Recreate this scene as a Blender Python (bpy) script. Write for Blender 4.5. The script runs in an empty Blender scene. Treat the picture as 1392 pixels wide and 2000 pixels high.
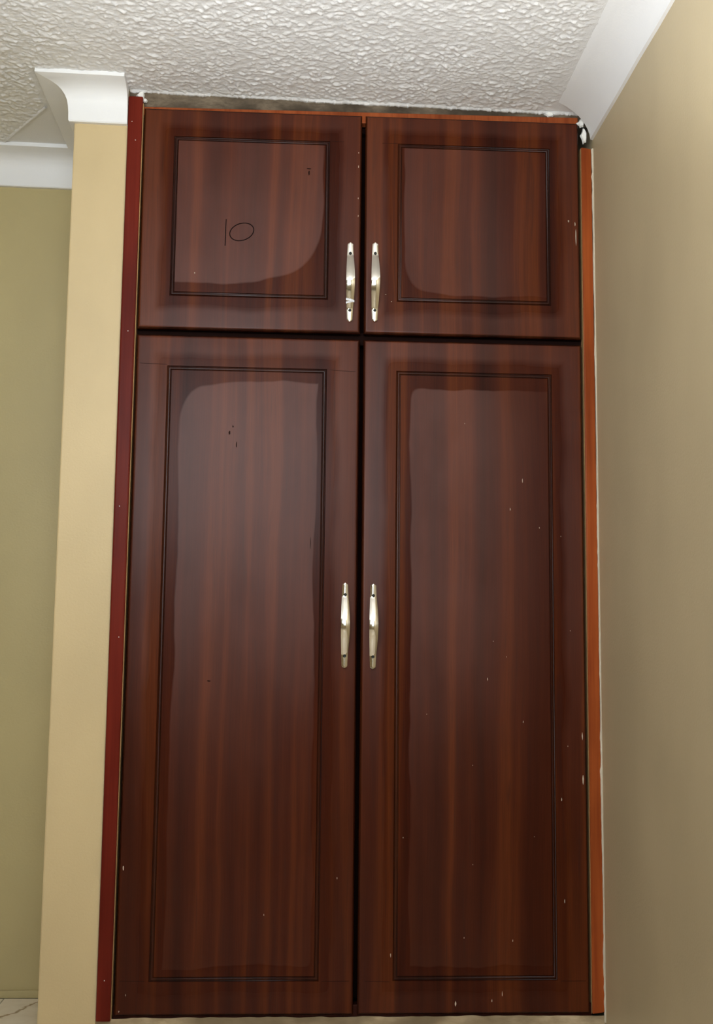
import bpy, bmesh, math, random
import numpy as np
from mathutils import Vector, Matrix

SC = bpy.context.scene
COL = SC.collection
random.seed(7)

# ------------------------------------------------------------------ camera
cam_data = bpy.data.cameras.new('camera')
cam_data.sensor_fit = 'AUTO'
cam_data.sensor_width = 36.0
cam_data.lens = 2300.0 / 2000.0 * 36.0
cam_data.clip_start = 0.02
cam = bpy.data.objects.new('camera', cam_data)
COL.objects.link(cam)
yaw, pitch, roll = 0.0552126, 0.1226526, 0.0104735
fwd = Vector((math.sin(yaw)*math.cos(pitch), math.cos(yaw)*math.cos(pitch), math.sin(pitch)))
rgt = Vector((math.cos(yaw), -math.sin(yaw), 0))
up = rgt.cross(fwd)
r2 = math.cos(roll)*rgt + math.sin(roll)*up
u2 = -math.sin(roll)*rgt + math.cos(roll)*up
m = Matrix((r2, u2, -fwd)).transposed().to_4x4()
m.translation = Vector((0.421265, -3.0860, 0.97497))
cam.matrix_world = m
SC.camera = cam

# ------------------------------------------------------------------ sky, lamps, exposure
SKY_STRENGTH = 3.6
FRONT_FILL_WATTS = 51.0
CEILING_FILL_WATTS = 58.0
world = bpy.data.worlds.new('sky')
SC.world = world
world.use_nodes = True
wt = world.node_tree
wt.nodes['Background'].inputs['Color'].default_value = (0.86, 0.94, 1.0, 1)
wt.nodes['Background'].inputs['Strength'].default_value = SKY_STRENGTH

# unseen area light added to brighten the wardrobe front, tipped towards the ceiling line
fl = bpy.data.lights.new('front_fill', 'AREA')
fl.shape = 'RECTANGLE'
fl.size = 1.5
fl.size_y = 0.9
fl.energy = FRONT_FILL_WATTS
fl.color = (0.90, 0.955, 1.0)
fl.spread = math.radians(180)
flo = bpy.data.objects.new('front_fill', fl)
COL.objects.link(flo)
flo.location = (0.05, -2.75, 1.95)
flo.rotation_euler = (Vector((1.15, 0.0, 3.6)) - flo.location).to_track_quat('-Z', 'Y').to_euler()

# unseen spot added to brighten the ceiling, pointing straight up
bf = bpy.data.lights.new('ceiling_fill', 'SPOT')
bf.energy = CEILING_FILL_WATTS
bf.color = (0.92, 0.96, 1.0)
bf.spot_size = math.radians(124)
bf.spot_blend = 0.35
bf.shadow_soft_size = 0.12
bfo = bpy.data.objects.new('ceiling_fill', bf)
COL.objects.link(bfo)
bfo.location = (0.55, -1.60, 1.40)
bfo.rotation_euler = Vector((0.0, 0.0, 1.0)).to_track_quat('-Z', 'Y').to_euler()

# daylight portal in the window opening behind the camera
WX0, WX1, WZ0, WZ1 = -0.55, 0.95, 0.98, 2.12
REAR = -4.3
pl = bpy.data.lights.new('window_portal', 'AREA')
pl.shape = 'RECTANGLE'
pl.size = WX1-WX0
pl.size_y = WZ1-WZ0
pl.cycles.is_portal = True
plo = bpy.data.objects.new('window_portal', pl)
COL.objects.link(plo)
plo.location = ((WX0+WX1)/2, REAR-0.1, (WZ0+WZ1)/2)
plo.rotation_euler = (math.radians(90), 0, 0)

SC.view_settings.view_transform = 'Standard'
SC.view_settings.look = 'None'
SC.view_settings.gamma = 1.0
SC.view_settings.use_curve_mapping = False
SC.view_settings.exposure = 0.0

# ------------------------------------------------------------------ helpers
def link(name, me, mats, parent=None, smooth=False):
    o = bpy.data.objects.new(name, me)
    COL.objects.link(o)
    if not isinstance(mats, (list, tuple)):
        mats = [mats]
    for mt in mats:
        me.materials.append(mt)
    if parent is not None:
        o.parent = parent
    if smooth:
        for p in me.polygons:
            p.use_smooth = True
    return o

def mesh(verts, faces, fm=None):
    me = bpy.data.meshes.new('mesh')
    me.from_pydata([tuple(v) for v in verts], [], faces)
    if fm:
        for p, i in zip(me.polygons, fm):
            p.material_index = i
    me.update()
    bm = bmesh.new(); bm.from_mesh(me)
    bmesh.ops.recalc_face_normals(bm, faces=bm.faces[:])
    bm.to_mesh(me); bm.free()
    return me

def box_bm(bm, x0, x1, y0, y1, z0, z1):
    vs = [bm.verts.new(p) for p in ((x0,y0,z0),(x1,y0,z0),(x1,y1,z0),(x0,y1,z0),(x0,y0,z1),(x1,y0,z1),(x1,y1,z1),(x0,y1,z1))]
    for f in ((0,3,2,1),(4,5,6,7),(0,1,5,4),(1,2,6,5),(2,3,7,6),(3,0,4,7)):
        bm.faces.new([vs[i] for i in f])

def boxes(name, bl, mat, parent=None, bevel=0.0, seg=2):
    bm = bmesh.new()
    for b in bl:
        box_bm(bm, *b)
    if bevel:
        bmesh.ops.bevel(bm, geom=bm.edges[:], offset=bevel, segments=seg, affect='EDGES', profile=0.6)
    me = bpy.data.meshes.new('mesh'); bm.to_mesh(me); bm.free()
    return link(name, me, mat, parent)

def tag(o, label, cat=None, kind=None, group=None):
    o['label'] = label
    if cat: o['category'] = cat
    if kind: o['kind'] = kind
    if group: o['group'] = group
    return o

class NT:
    def __init__(s, name):
        s.mat = bpy.data.materials.new(name); s.mat.use_nodes = True
        s.t = s.mat.node_tree; s.b = s.t.nodes['Principled BSDF']
        s.co = s.t.nodes.new('ShaderNodeTexCoord').outputs['Object']
    def lk(s, a, b):
        if isinstance(a, (int, float)): b.default_value = a
        elif isinstance(a, tuple): b.default_value = a
        else: s.t.links.new(a, b)
    def math(s, op, a, b=0.0, c=0.0, clamp=False):
        n = s.t.nodes.new('ShaderNodeMath'); n.operation = op; n.use_clamp = clamp
        for v, i in zip((a, b, c), n.inputs): s.lk(v, i)
        return n.outputs[0]
    def mapping(s, loc=(0,0,0), scale=(1,1,1), vec=None):
        n = s.t.nodes.new('ShaderNodeMapping')
        n.inputs['Location'].default_value = loc; n.inputs['Scale'].default_value = scale
        s.t.links.new(vec or s.co, n.inputs['Vector'])
        return n.outputs[0]
    def noise(s, vec, scale=1.0, detail=2.0, rough=0.5, dist=0.0):
        n = s.t.nodes.new('ShaderNodeTexNoise')
        n.inputs['Scale'].default_value = scale; n.inputs['Detail'].default_value = detail
        n.inputs['Roughness'].default_value = rough; n.inputs['Distortion'].default_value = dist
        s.t.links.new(vec, n.inputs['Vector'])
        return n.outputs['Fac']
    def ramp(s, fac, stops):
        n = s.t.nodes.new('ShaderNodeValToRGB')
        e = n.color_ramp.elements
        while len(e) < len(stops): e.new(0.5)
        for el, (p, c) in zip(e, stops):
            el.position = p; el.color = (*c, 1)
        s.t.links.new(fac, n.inputs[0])
        return n.outputs[0]
    def mix(s, fac, a, b, mode='MIX'):
        n = s.t.nodes.new('ShaderNodeMix'); n.data_type = 'RGBA'; n.blend_type = mode
        s.lk(fac, n.inputs[0])
        for v, i in ((a, n.inputs[6]), (b, n.inputs[7])):
            s.lk((*v, 1) if isinstance(v, tuple) and len(v) == 3 else v, i)
        return n.outputs[2]
    def mr(s, v, a, b, c=0.0, d=1.0, smooth=True):
        n = s.t.nodes.new('ShaderNodeMapRange')
        n.interpolation_type = 'SMOOTHSTEP' if smooth else 'LINEAR'
        s.t.links.new(v, n.inputs['Value'])
        for x, k in ((a, 'From Min'), (b, 'From Max'), (c, 'To Min'), (d, 'To Max')):
            n.inputs[k].default_value = x
        return n.outputs['Result']
    def bump(s, h, dist=0.001, strength=1.0):
        n = s.t.nodes.new('ShaderNodeBump')
        n.inputs['Distance'].default_value = dist; n.inputs['Strength'].default_value = strength
        s.t.links.new(h, n.inputs['Height']); s.t.links.new(n.outputs[0], s.b.inputs['Normal'])
    def set(s, col=None, rough=None, metal=None, spec=None, coat=None, coat_r=None):
        for v, k in ((col, 'Base Color'), (rough, 'Roughness'), (metal, 'Metallic'), (spec, 'Specular IOR Level'), (coat, 'Coat Weight'), (coat_r, 'Coat Roughness')):
            if v is None: continue
            s.lk((*v, 1) if isinstance(v, tuple) and len(v) == 3 else v, s.b.inputs[k])
        return s.mat

# ------------------------------------------------------------------ materials
def paint(name, col, rough=0.5, var=0.06, bump=0.0004):
    n = NT(name)
    a = n.noise(n.mapping(scale=(3, 3, 1.5)), 1.0, 3)
    f = n.mr(a, 0.3, 0.7, 1-var, 1+var)
    c = n.mix(1.0, col, n.ramp(f, [(0, (0, 0, 0)), (1, (1, 1, 1))]), 'MULTIPLY')
    g = n.noise(n.mapping(scale=(1, 1, 1)), 170, 3, 0.6)
    n.bump(g, bump)
    hs = n.t.nodes.new('ShaderNodeHueSaturation'); hs.inputs['Color'].default_value = (*col, 1)
    n.t.links.new(f, hs.inputs['Value'])
    return n.set(hs.outputs[0], rough, spec=0.35)

M_CREAM = paint('cream_nib_paint', (0.605, 0.468, 0.256), 0.45)
M_OLIVE = paint('olive_beige_alcove_paint', (0.50, 0.415, 0.205), 0.45)
M_BEIGE = paint('beige_wall_paint', (0.50, 0.405, 0.25), 0.45)
M_WHITE = paint('white_cornice_paint', (0.87, 0.87, 0.865), 0.5, 0.02, 0.0003)

def ceiling_mat():
    n = NT('white_stipple_ceiling')
    a = n.noise(n.mapping(), 2.0, 3)
    c = n.ramp(a, [(0.3, (0.80, 0.795, 0.785)), (0.7, (0.86, 0.855, 0.845))])
    n.bump(n.noise(n.mapping(), 230, 3, 0.65), 0.0013)
    return n.set(c, 0.55, spec=0.4)
M_CEIL = ceiling_mat()
OX = 0.6                                # x of the wardrobe's middle

def mortar_mat(name, a, b, sc=60):
    n = NT(name)
    f = n.noise(n.mapping(scale=(0.5, 1, 1.3)), sc, 5, 0.65)
    f2 = n.noise(n.mapping(loc=(3, 1, 2), scale=(0.6, 1, 1)), sc*0.25, 3)
    c = n.mix(n.mr(f2, 0.35, 0.65), n.ramp(f, [(0.3, a), (0.7, b)]), tuple(0.6*x for x in a))
    n.bump(f, 0.003)
    return n.set(c, 0.95, spec=0.15)
M_MORTAR = mortar_mat('bare_cement_mortar', (0.105, 0.08, 0.055), (0.23, 0.18, 0.125))
M_PLINTH = mortar_mat('rough_beige_plaster', (0.36, 0.27, 0.16), (0.60, 0.47, 0.30), 35)
M_CHIP = paint('chalky_white_filler', (0.82, 0.81, 0.76), 0.8, 0.1, 0.001)

M_CAULK = paint('cream_paint_bead', (0.62, 0.56, 0.44), 0.7, 0.1, 0.0006)
M_FLECK = paint('dried_paint_fleck', (0.55, 0.45, 0.35), 0.7, 0.2, 0.0003)

def door_wood(name, off, rect, box, amt, dark=1.0, sm=0.06, corner='br', fade=None, spec0=0.075):
    """cherry-brown foil; dull dusty film except where it was wiped along the moulding"""
    n = NT(name)
    v = n.mapping(loc=off)
    wob = n.noise(n.mapping(loc=off, scale=(3, 3, 1.1)), 1.0, 2)
    sx = n.t.nodes.new('ShaderNodeSeparateXYZ'); n.t.links.new(v, sx.inputs[0])
    cx = n.t.nodes.new('ShaderNodeCombineXYZ')
    n.lk(n.math('ADD', sx.outputs[0], n.math('MULTIPLY', wob, 0.05)), cx.inputs[0])
    n.lk(sx.outputs[1], cx.inputs[1]); n.lk(sx.outputs[2], cx.inputs[2])
    w = cx.outputs[0]
    bands = n.noise(n.mapping(scale=(17, 2, 0.25), vec=w), 1.0, 2.2, 0.55)
    c = n.ramp(bands, [(0.30, (0.027, 0.0060, 0.0031)), (0.44, (0.046, 0.0092, 0.0037)), (0.52, (0.057, 0.0116, 0.0040)),
                       (0.62, (0.094, 0.0215, 0.0056)), (0.74, (0.076, 0.0170, 0.0050))])
    fine = n.noise(n.mapping(scale=(330, 20, 5.5), vec=w), 1.0, 4, 0.6)
    c = n.mix(1.0, c, n.ramp(fine, [(0.3, (0.80, 0.78, 0.76)), (0.7, (1.12, 1.10, 1.08))]), 'MULTIPLY')
    flame = n.noise(n.mapping(scale=(55, 4, 3.0), vec=w), 1.0, 3, 0.5, 1.2)
    c = n.mix(n.mr(flame, 0.55, 0.75, 0, 0.45), c, (0.030, 0.010, 0.007))
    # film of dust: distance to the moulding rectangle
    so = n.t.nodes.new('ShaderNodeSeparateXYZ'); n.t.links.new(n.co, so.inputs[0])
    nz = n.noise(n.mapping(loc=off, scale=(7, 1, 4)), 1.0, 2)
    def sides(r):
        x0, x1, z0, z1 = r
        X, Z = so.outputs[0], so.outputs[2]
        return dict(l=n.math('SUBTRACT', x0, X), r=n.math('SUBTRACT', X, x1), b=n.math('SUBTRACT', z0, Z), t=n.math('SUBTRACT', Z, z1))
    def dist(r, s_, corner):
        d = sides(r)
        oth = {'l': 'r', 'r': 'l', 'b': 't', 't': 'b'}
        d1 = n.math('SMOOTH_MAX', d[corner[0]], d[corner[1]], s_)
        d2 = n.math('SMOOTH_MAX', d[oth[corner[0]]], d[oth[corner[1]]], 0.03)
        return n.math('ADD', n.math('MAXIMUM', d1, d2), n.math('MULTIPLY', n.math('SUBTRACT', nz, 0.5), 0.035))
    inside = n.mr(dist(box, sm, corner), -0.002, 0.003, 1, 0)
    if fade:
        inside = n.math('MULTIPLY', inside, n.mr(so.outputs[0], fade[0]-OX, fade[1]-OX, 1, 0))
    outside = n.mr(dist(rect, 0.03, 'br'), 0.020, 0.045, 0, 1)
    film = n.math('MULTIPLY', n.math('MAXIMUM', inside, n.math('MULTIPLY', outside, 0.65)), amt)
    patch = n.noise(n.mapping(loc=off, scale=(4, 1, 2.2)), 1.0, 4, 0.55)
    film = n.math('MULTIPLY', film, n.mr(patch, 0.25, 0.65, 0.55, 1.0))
    film = n.math('MULTIPLY', film, n.mr(so.outputs[2], 0.45, 1.15, 0.25, 1.0))      # film thins downwards: dimmer light low on the doors put into the colour
    c = n.mix(n.math('MULTIPLY', film, 0.09), c, (0.46, 0.165, 0.110))  # dust tint, reddened so the upper doors come out brighter
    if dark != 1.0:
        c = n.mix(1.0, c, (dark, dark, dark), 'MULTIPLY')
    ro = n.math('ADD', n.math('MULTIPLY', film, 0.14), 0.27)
    n.bump(fine, 0.00012, 0.6)
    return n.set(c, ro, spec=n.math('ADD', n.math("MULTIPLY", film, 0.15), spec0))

def stained(name, a, b, off):
    n = NT(name)
    f = n.noise(n.mapping(loc=off, scale=(60, 60, 2.2)), 1.0, 4, 0.6)
    g = n.noise(n.mapping(loc=off, scale=(6, 6, 1.6)), 1.0, 3)
    c = n.ramp(f, [(0.25, a), (0.75, b)])
    c = n.mix(n.mr(g, 0.45, 0.7, 0, 0.5), c, tuple(0.5*x for x in a))
    n.bump(f, 0.0003)
    return n.set(c, 0.33, spec=0.06)
M_BOARD_L = stained('mahogany_stained_board', (0.105, 0.0105, 0.006), (0.165, 0.020, 0.010), (0, 0, 0))
M_BOARD_R = stained('orange_stained_board', (0.23, 0.042, 0.011), (0.40, 0.095, 0.022), (3, 1, 5))
M_DARKRAIL = stained('dark_stained_rail', (0.022, 0.006, 0.004), (0.045, 0.011, 0.006), (2, 5, 3))
M_RAIL = stained('orange_stained_rail', (0.20, 0.040, 0.013), (0.36, 0.095, 0.030), (7, 2, 1))
n = NT('raw_board_edge'); M_RAW = n.set((0.40, 0.23, 0.09), 0.8)
n = NT('carcass_board'); M_CARC = n.set((0.012, 0.005, 0.004), 0.9, spec=0.05)
n = NT('satin_nickel')
g = n.noise(n.mapping(scale=(500, 500, 6)), 1.0, 2)
M_NICKEL = n.set((0.83, 0.785, 0.70), n.mr(g, 0.3, 0.7, 0.09, 0.15), metal=1.0)
n = NT('dark_screw_steel'); M_SCREW = n.set((0.03, 0.032, 0.028), 0.45, metal=0.6)
n = NT('pencil_graphite'); M_PENCIL = n.set((0.010, 0.006, 0.006), 0.9, spec=0.0)
n = NT('white_tape'); M_TAPE = n.set((0.85, 0.86, 0.9), 0.5)
n = NT('scuff_dark'); M_SCUFF = n.set((0.020, 0.008, 0.006), 0.8, spec=0.05)

def tile_mat():
    n = NT('veined_marble_tile')
    so = n.t.nodes.new('ShaderNodeSeparateXYZ'); n.t.links.new(n.co, so.inputs[0])
    w = n.noise(n.mapping(), 9, 4, 0.6)
    lin = n.math('ADD', n.math('ADD', n.math('MULTIPLY', so.outputs[0], -2.6), n.math('MULTIPLY', so.outputs[1], 1.25)), n.math('MULTIPLY', w, 0.30))
    fr = n.math('PINGPONG', n.math('ADD', lin, 100.02), 0.3)
    vein = n.mr(fr, 0.0, 0.022, 1, 0)
    base = n.ramp(n.noise(n.mapping(), 14, 3), [(0.3, (0.72, 0.63, 0.49)), (0.7, (0.84, 0.76, 0.62))])
    c = n.mix(n.math('MULTIPLY', vein, 0.85), base, (0.24, 0.14, 0.045))
    return n.set(c, 0.2)
M_TILE = tile_mat()
n = NT('grey_grout'); M_GROUT = n.set((0.20, 0.18, 0.13), 0.9)
n = NT('garden_grass'); M_GRASS = n.set(n.ramp(n.noise(n.mapping(), 8, 4), [(0.3, (0.06, 0.13, 0.03)), (0.7, (0.14, 0.24, 0.06))]), 0.9)
n = NT('hedge_leaf'); M_LEAF = n.set(n.ramp(n.noise(n.mapping(), 25, 4), [(0.3, (0.05, 0.12, 0.03)), (0.7, (0.16, 0.28, 0.08))]), 0.7)

# ------------------------------------------------------------------ the room
WR, WB, WL = 1.24, 0.475, -2.4          # right wall, alcove back wall, far wall
PX0, PX1 = -0.187, -0.043               # the wall nib beside the wardrobe
def cz(x): return 2.512 - 0.017*x       # ceiling height (it falls a little to the right)

tag(boxes('wall_right', [(WR, WR+0.12, REAR, WB+0.12, -0.02, 2.56)], M_BEIGE), 'plain beige painted wall running beside the wardrobe', 'wall', 'structure')
tag(boxes('wall_back', [(WL, WR, WB, WB+0.12, -0.02, 2.60)], M_OLIVE), 'olive beige painted back wall of the alcove beside the nib', 'wall', 'structure')
tag(boxes('wall_left', [(WL-0.12, WL, REAR, WB+0.12, -0.02, 2.60)], M_BEIGE), 'beige side wall across the room from the wardrobe', 'wall', 'structure')
tag(boxes('wall_front', [(WL, WX0, REAR-0.15, REAR, -0.02, 2.6), (WX1, WR, REAR-0.15, REAR, -0.02, 2.6),
                         (WX0, WX1, REAR-0.15, REAR, -0.02, WZ0), (WX0, WX1, REAR-0.15, REAR, WZ1, 2.6)], M_BEIGE),
    'beige wall with the window opening facing the wardrobe', 'wall', 'structure')
nib = boxes('wall_nib', [(PX0, PX1, 0.0, WB-0.0005, -0.001, 2.53)], M_CREAM, bevel=0.004)
tag(nib, 'pale beige projecting wall end beside the wardrobe', 'wall', 'structure')

wfr = boxes('window_1', [(WX0, WX1, REAR-0.11, REAR-0.06, WZ0, WZ0+0.05), (WX0, WX1, REAR-0.11, REAR-0.06, WZ1-0.05, WZ1),
                         (WX0, WX0+0.05, REAR-0.11, REAR-0.06, WZ0+0.05, WZ1-0.05), (WX1-0.05, WX1, REAR-0.11, REAR-0.06, WZ0+0.05, WZ1-0.05),
                         ((WX0+WX1)/2-0.02, (WX0+WX1)/2+0.02, REAR-0.11, REAR-0.06, WZ0+0.05, WZ1-0.05)], M_WHITE)
tag(wfr, 'white framed open window in the wall facing the wardrobe', 'window', 'structure')
boxes('window_sill', [(WX0-0.03, WX1+0.03, REAR-0.05, REAR+0.04, WZ0-0.03, WZ0)], M_WHITE, wfr)

# floor: grout bed with separate tiles near the wardrobe
floor = tag(boxes('floor', [(WL, WR, REAR, WB, -0.06, -0.002)], M_GROUT), 'tiled floor of veined cream marble', 'floor', 'structure')
TS = 0.40
tile_me = None
for i in range(-5, 5):
    for j in range(-10, 3):
        x0, y0 = -0.372+i*TS, 0.06+j*TS
        xa, xb = max(x0+0.0015, WL+0.001), min(x0+TS-0.0015, WR-0.001)
        ya, yb = max(y0+0.0015, REAR+0.001), min(y0+TS-0.0015, WB-0.012)
        if xb-xa < 0.03 or yb-ya < 0.03: continue
        if ya > -0.05 and xa > PX0-0.01: continue        # under the wardrobe
        if xb > PX0-0.001 and ya < 0.0 and yb > -0.001:
            yb = -0.002
        if xb > PX0-0.001 and ya >= 0.0: xb = PX0-0.001
        boxes('tile', [(xa, xb, ya, yb, -0.002, 0.0)], M_TILE, floor)
tag(boxes('baseboard_back', [(WL, PX0, WB-0.010, WB, -0.001, 0.02)], M_OLIVE, bevel=0.002), 'low beige skirting strip at the foot of the alcove wall', 'skirting', 'structure')

# ceiling: stippled plaster, relief modelled where the picture sees it
def vnoise(X, Y, wl, seed):
    rs = np.random.RandomState(seed)
    T = rs.rand(256, 256)
    u, v = X/wl, Y/wl
    i, j = np.floor(u).astype(int), np.floor(v).astype(int)
    fu, fv = u-i, v-j
    fu = fu*fu*(3-2*fu); fv = fv*fv*(3-2*fv)
    g = lambda a, b: T[a % 256, b % 256]
    return (g(i, j)*(1-fu)+g(i+1, j)*fu)*(1-fv)+(g(i, j+1)*(1-fu)+g(i+1, j+1)*fu)*fv
DA, DB = (-0.295, 0.136), (-0.60, 0.568)       # edge of the smooth plaster in the alcove
def build_ceiling():
    xs = np.concatenate([np.linspace(WL, -1.0, 8)[:-1], np.arange(-1.0, WR, 0.0031), [WR]])
    ys = np.concatenate([np.linspace(REAR, -0.95, 16)[:-1], np.arange(-0.95, 0.44, 0.0031), [WB]])
    X, Y = np.meshgrid(xs, ys, indexing='ij')
    n1 = vnoise(X+0.015*vnoise(X, Y, 0.03, 9), Y+0.012*vnoise(X, Y, 0.025, 10), 0.0100, 1)
    n2 = vnoise(X*0.8+Y*0.6, Y*0.8-X*0.6, 0.0062, 2)
    n3 = vnoise(X, Y, 0.12, 3)
    h = np.clip((0.55*n1+0.45*n2)-0.30, 0, 0.6)/0.38
    h = h**1.5*(0.55+0.75*n3)*0.0023
    h += 0.0007*n2
    k = np.clip((1.135-X + 0.02*(n1-0.5))/0.05, 0, 1)              # runs out towards the cornice
    side = (DB[0]-DA[0])*(Y-DA[1])-(DB[1]-DA[1])*(X-DA[0])
    L = math.hypot(DB[0]-DA[0], DB[1]-DA[1])
    s = side/L                                                       # >0 : stippled side
    sm = np.where(Y > 0.09, np.clip(s/0.01+0.5, 0, 1), 1.0)           # smooth plaster beyond the ridge
    sm = np.where((X > -0.30) & (X < PX1) & (Y > -0.09), 0.2, sm)
    h = h*k*sm
    Z = cz(X)-h
    nx, ny = X.shape
    V = np.stack([X, Y, Z], -1).reshape(-1, 3)
    idx = np.arange(nx*ny).reshape(nx, ny)
    F = np.stack([idx[:-1, :-1], idx[:-1, 1:], idx[1:, 1:], idx[1:, :-1]], -1).reshape(-1, 4)
    me = bpy.data.meshes.new('mesh')
    me.vertices.add(len(V)); me.vertices.foreach_set('co', V.ravel().astype('f'))
    me.loops.add(F.size); me.loops.foreach_set('vertex_index', F.ravel().astype('i'))
    me.polygons.add(len(F)); me.polygons.foreach_set('loop_start', (np.arange(len(F))*4).astype('i'))
    me.update(calc_edges=True)
    return link('ceiling', me, M_CEIL, smooth=True)
ceiling = tag(build_ceiling(), 'white stippled plaster ceiling', 'ceiling', 'structure')
rd = Vector((DB[0]-DA[0], DB[1]-DA[1], 0)).normalized(); rn = Vector((-rd.y, rd.x, 0))
rv, rf = [], []
for k in range(41):
    p = Vector((DA[0], DA[1], 0)) + rd*(0.36*k/40)
    wd = 0.006+0.002*math.sin(k*1.7)+0.001*math.sin(k*4.1)
    for a, dz in ((-1, 0.001), (-0.4, -0.0045), (0.4, -0.0045), (1, 0.001)):
        q = p+rn*wd*a
        rv.append((q.x, q.y, cz(q.x)+dz))
for k in range(40):
    for a in range(3):
        rf.append((4*k+a, 4*k+a+1, 4*k+a+5, 4*k+a+4))
link('plaster_ridge', mesh(rv, rf), M_CEIL, ceiling, smooth=True)

# cornices
PROF = [(0.0, 0.0), (0.091, 0.0), (0.0915, 0.0125), (0.084, 0.0140), (0.068, 0.0158), (0.053, 0.0185), (0.041, 0.0228), (0.031, 0.0300), (0.0235, 0.0400), (0.0185, 0.0520), (0.0160, 0.0660), (0.0145, 0.082), (0.0140, 0.106), (0.0115, 0.109), (0.0, 0.109)]
PROF_R = [(0.0, 0.0), (0.108, 0.0), (0.106, 0.001), (0.085, 0.0045), (0.065, 0.012), (0.045, 0.021), (0.028, 0.035), (0.016, 0.051), (0.0095, 0.066), (0.008, 0.079), (0.0, 0.080)]
def cornice(name, p0, p1, out, m0, m1, prof, label):
    p0, p1, out = Vector(p0), Vector(p1), Vector(out)
    d = (p1-p0); L = d.length; d.normalize()
    N = max(2, int(L/0.15)+1)
    V, F = [], []
    K = len(prof)
    for i in range(N+1):
        t = i/N
        for o, h in prof:
            a = m0*o*(1-t) + m1*o*t
            wob = 0.0012*math.sin(i*2.3+1)*(1 if 0 < i < N else 0)
            q = p0 + d*(L*t+a) + out*o
            V.append((q.x, q.y, cz(q.x)-h+0.0005 + (wob if h > 0.05 else 0)))
    for i in range(N):
        for k in range(K):
            F.append((i*K+k, i*K+(k+1) % K, (i+1)*K+(k+1) % K, (i+1)*K+k))
    F.append(tuple(range(K))); F.append(tuple(N*K+k for k in range(K)))
    o = link(name, mesh(V, F), M_WHITE)
    me = o.data
    for p in me.polygons: p.use_smooth = len(p.vertices) == 4
    me.set_sharp_from_angle(angle=math.radians(38))
    return tag(o, label, 'cornice', 'structure')
cornice('trim_1', (PX1, 0), (PX0, 0), (0, -1), 0, 1, PROF, 'white coved cornice across the face of the wall end beside the wardrobe')
cornice('trim_2', (PX0, 0), (PX0, WB), (-1, 0), -1, -1, PROF, 'white coved cornice returning along the side of the wall end into the alcove')
cornice('trim_3', (PX0, WB), (WL, WB), (0, -1), 1, 0, PROF, 'white coved cornice along the alcove back wall')
cornice('trim_4', (WR, 0.004), (WR, REAR), (-1, 0), 0.5, 0, PROF_R, 'smooth white cornice along the wall to the side of the wardrobe')

# raw mortar between wardrobe and ceiling, with a ragged edge of ceiling plaster
def mortar():
    V, F = [], []
    xs = np.linspace(PX1+0.0005, WR-0.0005, 180); zs = np.linspace(2.455, 2.518, 12)
    for x in xs:
        for z in zs:
            yy = 0.015+0.006*(vnoise(np.array(x), np.array(z), 0.02, 4)-0.5)+0.004*(vnoise(np.array(x), np.array(z), 0.007, 5)-0.5)
            V.append((x, float(yy), z))
    K = len(zs)
    for i in range(len(xs)-1):
        for k in range(K-1):
            F.append((i*K+k, i*K+k+1, (i+1)*K+k+1, (i+1)*K+k))
    return link('wall_header', mesh(V, F), M_MORTAR, smooth=True)
tag(mortar(), 'band of bare brown mortar between the wardrobe top and the ceiling', 'mortar band', 'structure')
def ragged():
    V, F = [], []
    N = 420
    for i in range(N+1):
        x = PX1+0.002+(1.222-PX1)*i/N
        a = float(vnoise(np.array(x), np.array(0.3), 0.009, 6)); b = float(vnoise(np.array(x), np.array(0.7), 0.05, 7)); c = float(vnoise(np.array(x), np.array(0.1), 0.004, 12))
        e = 0.0025+0.0045*a*c+0.003*b
        z = cz(x)
        V += [(x, 0.006, z+0.001), (x, 0.003, z-0.0008-0.2*e), (x, 0.0095, z-e), (x, 0.022, z-e)]
    for i in range(N):
        for k in range(3):
            F.append((4*i+k, 4*i+k+1, 4*i+k+5, 4*i+k+4))
    return link('plaster_edge', mesh(V, F), M_CEIL, ceiling)
ragged()
# filler lumps at the top corners
def blob(bm, c, rx, rz, th, seed, n=14):
    rs = random.Random(seed)
    ring = []
    for k in range(n):
        a = 2*math.pi*k/n; r = 0.7+0.5*rs.random()
        ring.append((c[0]+rx*r*math.cos(a), c[2]+rz*r*math.sin(a)))
    fr = [bm.verts.new((c[0]+(x-c[0])*0.75, c[1]-th*(0.8+0.4*rs.random()), c[2]+(z-c[2])*0.75)) for x, z in ring]
    bk = [bm.verts.new((x, c[1]+0.001, z)) for x, z in ring]
    bm.faces.new(fr)
    for k in range(n):
        bm.faces.new((fr[k], bk[k], bk[(k+1) % n], fr[(k+1) % n]))
def blobs(name, lst, mat, parent):
    bm = bmesh.new()
    for i, (c, rx, rz, th) in enumerate(lst):
        blob(bm, c, rx, rz, th, i*13+3)
    bmesh.ops.recalc_face_normals(bm, faces=bm.faces[:])
    me = bpy.data.meshes.new('mesh'); bm.to_mesh(me); bm.free()
    return link(name, me, mat, parent)
header = bpy.data.objects['wall_header']
blobs('filler_lump', [((1.2085, 0.008, 2.462), 0.010, 0.012, 0.006), ((1.220, 0.008, 2.470), 0.008, 0.008, 0.005), ((1.199, 0.006, 2.458), 0.006, 0.005, 0.005)], M_CHIP, header)
blobs('filler_lump', [((1.2155, 0.006, 2.425), 0.0095, 0.022, 0.005)], M_CHIP, header)
blobs('filler_lump', [((-0.012, 0.010, 2.497), 0.012, 0.010, 0.006), ((0.000, 0.010, 2.483), 0.008, 0.006, 0.005), ((-0.010, 0.010, 2.504), 0.008, 0.004, 0.004)], M_CHIP, header)
blobs('filler_lump', [((1.120, 0.010, 2.485), 0.015, 0.006, 0.005)], M_CHIP, header)

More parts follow.
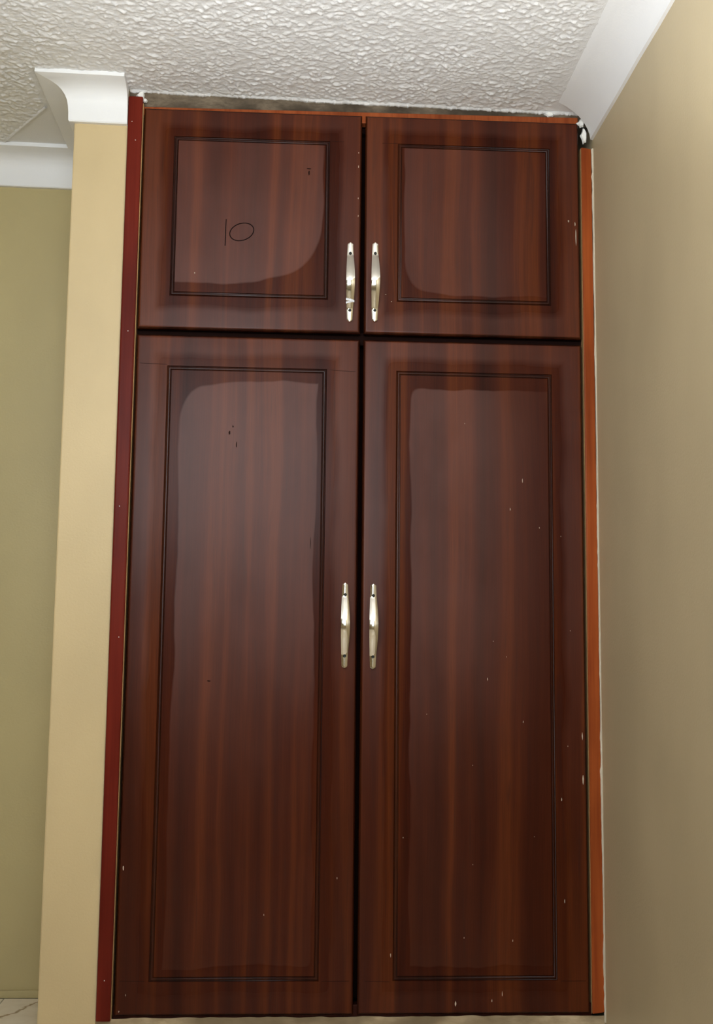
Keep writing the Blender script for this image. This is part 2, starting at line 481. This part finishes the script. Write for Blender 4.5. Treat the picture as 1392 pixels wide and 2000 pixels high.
# rough plaster under the wardrobe
def plinth():
    V, F = [], []
    xs = np.linspace(PX1+0.0005, WR-0.0005, 420); zs = np.linspace(-0.001, 0.0785, 10)
    for x in xs:
        for k, z in enumerate(zs):
            yy = 0.0045+0.005*(float(vnoise(np.array(x), np.array(z), 0.02, 14))-0.5)
            zz = z-(0.004*float(vnoise(np.array(x), np.array(0.4), 0.03, 15))**2 if k == len(zs)-1 else 0)
            V.append((x, yy, zz))
    K = len(zs)
    for i in range(len(xs)-1):
        for k in range(K-1):
            F.append((i*K+k, i*K+k+1, (i+1)*K+k+1, (i+1)*K+k))
    return link('wall_plinth', mesh(V, F), M_PLINTH, smooth=True)
tag(plinth(), 'rough beige plaster plinth beneath the wardrobe doors', 'plinth', 'structure')

# caulk and paint line where the side board meets the wall
def caulk():
    V, F = [], []
    N = 500
    for i in range(N+1):
        z = 0.06+(2.385-0.06)*i/N
        a = float(vnoise(np.array(z), np.array(0.2), 0.018, 21)); b = float(vnoise(np.array(z), np.array(0.6), 0.12, 22)); c = float(vnoise(np.array(z), np.array(0.9), 0.007, 23))
        e = 0.0006+0.0042*a*b+0.0016*c*b
        V += [(WR+0.001, -0.001, z), (WR-e*0.8, -0.0005-0.002*a, z), (WR-e-0.0015, 0.0015, z), (WR-e-0.0015, 0.008, z)]
    for i in range(N):
        for k in range(3):
            F.append((4*i+k, 4*i+k+1, 4*i+k+5, 4*i+k+4))
    return link('caulk_line', mesh(V, F), M_CAULK, bpy.data.objects['wall_right'])
caulk()

# ------------------------------------------------------------------ the wardrobe
ward = bpy.data.objects.new('wardrobe', None)
COL.objects.link(ward)
ward.location = (0.6, 0.0, 0.0)
ward.empty_display_size = 0.2
tag(ward, 'tall built-in wardrobe with four cherry-brown panelled doors and nickel handles', 'wardrobe')
def wpart(o):                      # geometry is written in room coordinates
    o.data.transform(Matrix.Translation((-OX, 0, 0)))
    return o

def board(name, corners_bottom, corners_top, y0, y1, mat, bevel=0.003):
    (xa, za), (xb, zb) = corners_bottom
    (xc, zc), (xd, zd) = corners_top
    bm = bmesh.new()
    vs = [bm.verts.new(p) for p in ((xa, y0, za), (xb, y0, zb), (xb, y1, zb), (xa, y1, za), (xc, y0, zc), (xd, y0, zd), (xd, y1, zd), (xc, y1, zc))]
    for f in ((0, 3, 2, 1), (4, 5, 6, 7), (0, 1, 5, 4), (1, 2, 6, 5), (2, 3, 7, 6), (3, 0, 4, 7)):
        bm.faces.new([vs[i] for i in f])
    bmesh.ops.bevel(bm, geom=bm.edges[:], offset=bevel, segments=2, affect='EDGES', profile=0.6)
    me = bpy.data.meshes.new('mesh'); bm.to_mesh(me); bm.free()
    return wpart(link(name, me, mat, ward))
lb = board('side_board', ((-0.0425, 0.0715), (-0.0065, 0.0715)), ((-0.0425, 2.488), (-0.0035, 2.488)), -0.007, 0.03, M_BOARD_L, 0.004)
lb['label'] = 'red mahogany stained side board'
e = board('raw_edge', ((-0.0068, 0.075), (-0.0050, 0.075)), ((-0.0038, 2.470), (-0.0015, 2.470)), -0.0015, 0.03, M_RAW, 0.0005)
e['label'] = 'pale unstained edge of the board'
e.parent = lb; 
rb = board('side_board', ((1.2065, 0.080), (1.2385, 0.084)), ((1.2075, 2.390), (1.2355, 2.386)), 0.003, 0.03, M_BOARD_R, 0.003)
rb['label'] = 'orange stained side board against the wall'
e = board('raw_edge', ((1.2050, 0.080), (1.2062, 0.084)), ((1.2060, 2.388), (1.2072, 2.386)), 0.005, 0.03, M_RAW, 0.0004)
e['label'] = 'pale unstained edge of the board'; e.parent = rb
board('top_rail', ((-0.003, 2.440), (1.2, 2.440)), ((-0.003, 2.465), (1.2, 2.478)), 0.0075, 0.035, M_RAIL, 0.002)['label'] = 'orange stained rail above the upper doors'
board('middle_rail', ((-0.003, 1.815), (1.2065, 1.815)), ((-0.003, 1.850), (1.2065, 1.850)), 0.027, 0.04, M_CARC, 0.002)
board('bottom_rail', ((-0.003, 0.0735), (1.2065, 0.0735)), ((-0.003, 0.105), (1.2065, 0.105)), 0.0085, 0.04, M_DARKRAIL, 0.002)
board('centre_stile', ((0.585, 0.105), (0.618, 0.105)), ((0.585, 2.440), (0.618, 2.440)), 0.066, 0.09, M_CARC, 0.002)
cb = wpart(boxes('carcass', [(-0.003, 0.012, 0.036, 0.46, 0.075, 2.44), (1.19, 1.2065, 0.036, 0.46, 0.075, 2.44), (0.012, 1.19, 0.445, 0.46, 0.075, 2.44),
                             (0.012, 1.19, 0.042, 0.445, 0.075, 0.09), (0.012, 1.19, 0.042, 0.445, 1.825, 1.84), (0.012, 1.19, 0.042, 0.445, 2.425, 2.44)], M_CARC, ward))

def rect_rings(mats, rings, close_back=False, cap=False):
    """rings of (x0,x1,z0,z1,y) joined one to the next; returns mesh"""
    V, F = [], []
    for (x0, x1, z0, z1, y) in rings:
        V += [(x0, y, z0), (x1, y, z0), (x1, y, z1), (x0, y, z1)]
    for i in range(len(rings)-1):
        for k in range(4):
            F.append((4*i+k, 4*i+(k+1) % 4, 4*i+4+(k+1) % 4, 4*i+4+k))
    if close_back: F.append((0, 1, 2, 3))
    if cap:
        b = 4*(len(rings)-1); F.append((b, b+1, b+2, b+3))
    return mesh(V, F)

def handle_mesh(cx, cz_, L):
    V, F = [], []
    K = 9
    SS = sorted(set([round(v, 5) for v in np.linspace(0.036, 0.964, 60)] + [round(0.034*(1-math.cos(math.pi/2*q/8)), 5) for q in range(9)] + [round(1-0.034*(1-math.cos(math.pi/2*q/8)), 5) for q in range(9)]))
    N = len(SS)-1
    def bow(s):
        if s < 0.165 or s > 0.835: return 0.0
        t = (s-0.165)/0.67
        return 0.0255*math.sin(math.pi*t)**0.85*(1-0.12*math.cos(2*math.pi*t)) if 0 < t < 1 else 0.0
    for i in range(N+1):
        s_ = SS[i]
        hw = 0.0074+0.0042*math.sin(math.pi*s_)**1.6
        endd = min(s_, 1-s_)*L
        if endd < 0.007: hw *= math.sqrt(max(0.0, 1-((0.007-endd)/0.007)**2))*0.97+0.03
        b = bow(s_)
        z = cz_+L*(0.5-s_)
        for k in range(K):
            u = -1+2*k/(K-1)
            V.append((cx+hw*u, -0.0045-b-0.0022*(1-u*u), z))
        for k in range(K):
            u = 1-2*k/(K-1)
            V.append((cx+hw*u*0.96, -0.0015-b-0.0008*(1-u*u) if b > 0.0005 else -0.0003, z))
    R = 2*K
    for i in range(N):
        for k in range(R):
            F.append((i*R+k, i*R+(k+1) % R, (i+1)*R+(k+1) % R, (i+1)*R+k))
    F.append(tuple(range(R))); F.append(tuple(N*R+k for k in range(R)))
    return mesh(V, F)

def ribbon(pts, w, y0=-0.0002, y1=-0.0005):
    """thin raised line on the door face through (x,z) points"""
    V, F = [], []
    n_ = len(pts)
    for i, (x, z) in enumerate(pts):
        a = pts[max(i-1, 0)]; b = pts[min(i+1, n_-1)]
        d = Vector((b[0]-a[0], b[1]-a[1])); d.normalize(); nn = Vector((-d.y, d.x))*w/2
        V += [(x+nn.x, y0+0.0002, z+nn.y), (x+nn.x*0.6, y1, z+nn.y*0.6), (x-nn.x*0.6, y1, z-nn.y*0.6), (x-nn.x, y0+0.0002, z-nn.y)]
    for i in range(n_-1):
        for k in range(3):
            F.append((4*i+k, 4*i+k+1, 4*i+k+5, 4*i+k+4))
    return V, F
def ribbons(name, lines, w, mat, parent):
    V, F = [], []
    for ln in lines:
        v, f = ribbon(ln, w)
        F += [tuple(i+len(V) for i in q) for q in f]; V += v
    return wpart(link(name, mesh(V, F), mat, parent))

R_EDGE = 0.010
# off the routed line: how far in, how deep
GROOVE = [(0.0, 0.0), (0.0010, 0.0030), (0.0024, 0.0034), (0.0036, 0.0010), (0.0052, 0.0001), (0.0072, 0.0001), (0.0088, 0.0010), (0.0100, 0.0034), (0.0114, 0.0030), (0.0124, 0.0)]
def make_door(x0, x1, z0, z1, gx0, gx1, gz0, gz1, mats, hx, hz, label):
    mw, mg = mats
    arc = []
    for k in range(7):
        a = math.pi/2*k/6
        ins = R_EDGE*(1-math.cos(a)); y = R_EDGE*(1-math.sin(a))*0.8
        arc.append((x0+ins, x1-ins, z0+ins, z1-ins, y))
    rings = [(x0+0.002, x1-0.002, z0+0.002, z1-0.002, 0.0185), (x0, x1, z0, z1, 0.0165)] + arc + [(gx0, gx1, gz0, gz1, 0.0)]
    door = wpart(link('door', rect_rings(None, rings, close_back=True), [mw, mg], ward))
    for p in door.data.polygons: p.material_index = 1 if p.index < 4*6 else 0
    for p in door.data.polygons: p.use_smooth = True
    door.data.set_sharp_from_angle(angle=math.radians(25))
    door['label'] = label
    g = wpart(link('panel_moulding', rect_rings(None, [(gx0+o, gx1-o, gz0+o, gz1-o, d) for o, d in GROOVE]), mg, door))
    for p in g.data.polygons: p.use_smooth = True
    g.data.set_sharp_from_angle(angle=math.radians(60))
    o = GROOVE[-1][0]
    wpart(link('panel', mesh([(gx0+o, 0, gz0+o), (gx1-o, 0, gz0+o), (gx1-o, 0, gz1-o), (gx0+o, 0, gz1-o)], [(0, 1, 2, 3)]), mw, door))
    hm = wpart(link('handle', handle_mesh(hx, hz, 0.221), M_NICKEL, door, smooth=True))
    hm.data.set_sharp_from_angle(angle=math.radians(50))
    hm['label'] = 'bowed satin nickel bar handle'
    for dz in (0.0795, -0.0795):
        V, F = [], []
        for r, y in ((0.0042, -0.0050), (0.0042, -0.0072), (0.0032, -0.0078), (0.0014, -0.0070)):
            for k in range(14):
                a = 2*math.pi*k/14
                V.append((hx+r*math.cos(a), y, hz+dz+r*math.sin(a)))
        for j in range(3):
            for k in range(14):
                F.append((14*j+k, 14*j+(k+1) % 14, 14*j+14+(k+1) % 14, 14*j+14+k))
        F.append(tuple(42+k for k in range(14)))
        wpart(link('screw', mesh(V, F), M_SCREW, door))
    return door

XL = (0.0, 0.5968); XR = (0.6061, 1.2)
GL = (0.0839, 0.5088); GR = (0.6952, 1.1172)
ZU = (1.8406, 2.4594); ZLo = (0.082, 1.8248)
GU = (1.9317, 2.3807); GLo = (0.164, 1.7403)
def sh(r): return (r[0]-OX, r[1]-OX, r[2], r[3])
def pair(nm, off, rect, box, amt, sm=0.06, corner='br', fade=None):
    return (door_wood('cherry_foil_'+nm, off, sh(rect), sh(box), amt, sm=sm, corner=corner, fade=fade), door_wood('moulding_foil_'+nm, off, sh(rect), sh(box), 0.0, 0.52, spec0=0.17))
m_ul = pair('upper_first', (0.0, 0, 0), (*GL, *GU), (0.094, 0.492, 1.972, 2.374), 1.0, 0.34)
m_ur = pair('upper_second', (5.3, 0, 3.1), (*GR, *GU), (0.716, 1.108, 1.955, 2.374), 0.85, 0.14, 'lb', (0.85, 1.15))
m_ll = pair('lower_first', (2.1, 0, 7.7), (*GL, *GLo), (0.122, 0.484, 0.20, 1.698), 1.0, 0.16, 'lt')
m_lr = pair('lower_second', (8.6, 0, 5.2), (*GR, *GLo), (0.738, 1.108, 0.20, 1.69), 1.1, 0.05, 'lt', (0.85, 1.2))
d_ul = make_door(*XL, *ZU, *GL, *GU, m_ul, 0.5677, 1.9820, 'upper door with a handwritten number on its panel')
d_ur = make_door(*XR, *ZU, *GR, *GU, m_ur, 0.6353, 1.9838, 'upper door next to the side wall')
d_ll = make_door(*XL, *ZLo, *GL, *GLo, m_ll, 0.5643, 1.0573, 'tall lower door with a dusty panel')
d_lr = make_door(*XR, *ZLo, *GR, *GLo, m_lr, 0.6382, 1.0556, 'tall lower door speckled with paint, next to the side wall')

# the handwritten 10
one = [(0.2301, 2.1494), (0.2294, 2.130), (0.2291, 2.105), (0.2287, 2.0746)]
ca, sa = math.cos(math.radians(22)), math.sin(math.radians(22))
zero = []
for k in range(31):
    a = math.radians(75+k*12.6)
    ex, ez = 0.0335*math.cos(a), 0.0235*math.sin(a)
    zero.append((0.2728+ex*ca-ez*sa, 2.1150+ex*sa+ez*ca))
num = ribbons('number', [one, zero], 0.0026, M_PENCIL, d_ul)
num['label'] = 'number 10 written by hand in dark pencil'

# thin scribed lines running out from the moulding corners
def scribes(parent, lines):
    for ln in lines:
        ribbons('scribe_mark', [ln], 0.0010, M_SCUFF, parent)
scribes(d_ul, [[(0.5135, 2.3798), (0.5473, 2.3805)]])
scribes(d_ur, [[(0.652, 2.3800), (0.6942, 2.3806)]])
scribes(d_ll, [[(0.012, 1.7452), (0.0828, 1.7432)], [(0.5177, 1.7385), (0.585, 1.7350)], [(0.012, 0.1668), (0.0741, 0.1658)], [(0.5165, 0.1640), (0.585, 0.1646)]])
scribes(d_lr, [[(0.6249, 0.1634), (0.6871, 0.1622)], [(1.1251, 0.1624), (1.189, 0.1622)]])

# paint splashes: small dried specks standing on the door face
def specks(parent, lst):
    bm = bmesh.new()
    for i, (x, z, rx, rz) in enumerate(lst):
        blob(bm, (x-OX, 0.0, z), rx*0.85, rz*0.85, 0.0007, 100+i, 8)
    bmesh.ops.recalc_face_normals(bm, faces=bm.faces[:])
    me = bpy.data.meshes.new('mesh'); bm.to_mesh(me); bm.free()
    o = link('paint_speck', me, M_FLECK, parent)
    o['kind'] = 'stuff'; o['label'] = 'dried specks of pale paint'
    return o
specks(d_lr, [(1.0353, 1.448, .0012, .008), (1.0017, 1.370, .0014, .005), (1.080, 1.322, .0014, .003), (0.9397, 0.921, .0013, .006), (1.033, 0.812, .0014, .004),
              (1.132, 0.614, .0015, .006), (0.690, 0.227, .0014, .007), (0.7202, 0.517, .0013, .002), (0.8772, 0.2686, .0014, .003), (1.0021, 0.262, .0013, .004),
              (0.8552, 0.108, .003, .009), (0.9745, 0.131, .0013, .009), (0.948, 0.115, .0015, .005), (1.137, 0.359, .0012, .007), (1.1885, 0.777, .0022, .013), (1.189, 0.667, .0022, .018),
              (1.1375, 1.30, .0009, .002), (0.78, 0.83, .001, .002), (0.99, 0.98, .001, .002), (0.955, 1.02, .001, .002), (1.15, 0.75, .001, .003), (0.90, 0.70, .001, .002), (1.16, 1.05, .001, .002), (0.88, 1.60, .001, .002), (1.06, 0.52, .001, .002), (0.9, 0.45, .001, .002)])
specks(d_ur, [(1.1885, 2.128, .0022, .032), (1.1865, 2.165, .002, .008), (1.1685, 2.1736, .003, .005), (0.6648, 1.9514, .0026, .001), (0.6803, 1.9318, .0016, .0014)])
specks(d_ll, [(0.368, 0.3261, .0013, .003), (0.552, 0.416, .0014, .004), (0.0125, 0.441, .0022, .009), (0.0284, 0.133, .0014, .004), (0.013, 0.094, .0022, .003)])
specks(d_ul, [(0.1492, 1.9965, .002, .0024), (0.5875, 2.31, .0012, .005), (0.5875, 2.22, .0012, .004), (0.5875, 2.35, .0012, .003), (0.5880, 2.17, .0012, .004)])
def scuffs(parent, lst):
    bm = bmesh.new()
    for i, (x, z, rx, rz) in enumerate(lst):
        blob(bm, (x-OX, 0.0005, z), rx, rz, 0.0009, 300+i, 10)
    bmesh.ops.recalc_face_normals(bm, faces=bm.faces[:])
    me = bpy.data.meshes.new('mesh'); bm.to_mesh(me); bm.free()
    o = link('scuff', me, M_SCUFF, parent); o['kind'] = 'stuff'
scuffs(d_ll, [(0.2617, 1.579, .0025, .004), (0.2526, 1.562, .003, .007), (0.4713, 1.2725, .0012, .02), (0.215, 0.910, .006, .0022), (0.272, 1.53, .002, .010)])
scuffs(d_ul, [(0.452, 2.300, .008, .003), (0.452, 2.288, .003, .009)])

# scrap of torn tape on the handle of the numbered door
def tape():
    V, F = [], []
    N = 12
    for j, (za, zb, k0) in enumerate(((1.9320, 1.9265, 0.0), (1.9235, 1.9190, 0.0))):
        b0 = len(V)
        for i in range(N+1):
            u = -1.12+2.24*i/N
            x = 0.5677+0.0098*u
            y = -0.0195-0.0022*(1-min(1, u*u))-0.0006 if j == 0 else -0.0150-0.0022*(1-min(1, u*u))-0.0006
            sl = (0.0030*(u+1) if j == 0 else -0.0026*(u+1))*0.8
            V += [(x, y, za-(sl if j == 0 else sl*0.6)+0.0006*math.sin(i*2.1)), (x, y+0.0015, zb-sl)]
        for i in range(N):
            F.append((b0+2*i, b0+2*i+1, b0+2*i+3, b0+2*i+2))
    me = mesh(V, F)
    o = wpart(link('tape_scrap', me, M_TAPE, d_ul))
    md = o.modifiers.new('thickness', 'SOLIDIFY'); md.thickness = 0.0006
    o['label'] = 'torn scrap of white tape on the handle'
tape()

# nail heads in the mahogany board
bm = bmesh.new()
for i, (x, z) in enumerate(((-0.031, 2.415), (-0.020, 2.362), (-0.022, 1.83), (-0.028, 1.36), (-0.018, 1.02), (-0.024, 0.17))):
    blob(bm, (x-OX, -0.0068, z), 0.0016, 0.0016, 0.0008, 500+i, 8)
bmesh.ops.recalc_face_normals(bm, faces=bm.faces[:])
me = bpy.data.meshes.new('mesh'); bm.to_mesh(me); bm.free()
o = link('nail_heads', me, M_CHIP, lb); o['kind'] = 'stuff'

# ------------------------------------------------------------------ outside the window
tag(boxes('ground', [(-12, 12, -22, REAR-0.16, -0.5, -0.3)], M_GRASS), 'grass outside the window', 'lawn', 'structure')
def hedge():
    rs = random.Random(3)
    V, F = [], []
    for k in range(2600):
        c = Vector((rs.uniform(-5, 6), rs.uniform(-9.2, -8.2), rs.uniform(-0.3, 1.75)))
        c.z += 0.25*math.sin(c.x*1.7)*(c.z+0.3)/2
        a = Vector((rs.gauss(0, 1), rs.gauss(0, 1), rs.gauss(0, 1))).normalized()
        b = a.cross(Vector((rs.gauss(0, 1), rs.gauss(0, 1), rs.gauss(0, 1)))).normalized()
        s = rs.uniform(0.10, 0.2)
        i = len(V)
        V += [c-a*s, c+b*s*0.5, c+a*s, c-b*s*0.5]
        F.append((i, i+1, i+2, i+3))
    me = bpy.data.meshes.new('mesh'); me.from_pydata([tuple(v) for v in V], [], F); me.update()
    return link('hedge', me, M_LEAF)
tag(hedge(), 'green hedge beyond the lawn outside the window', 'hedge')
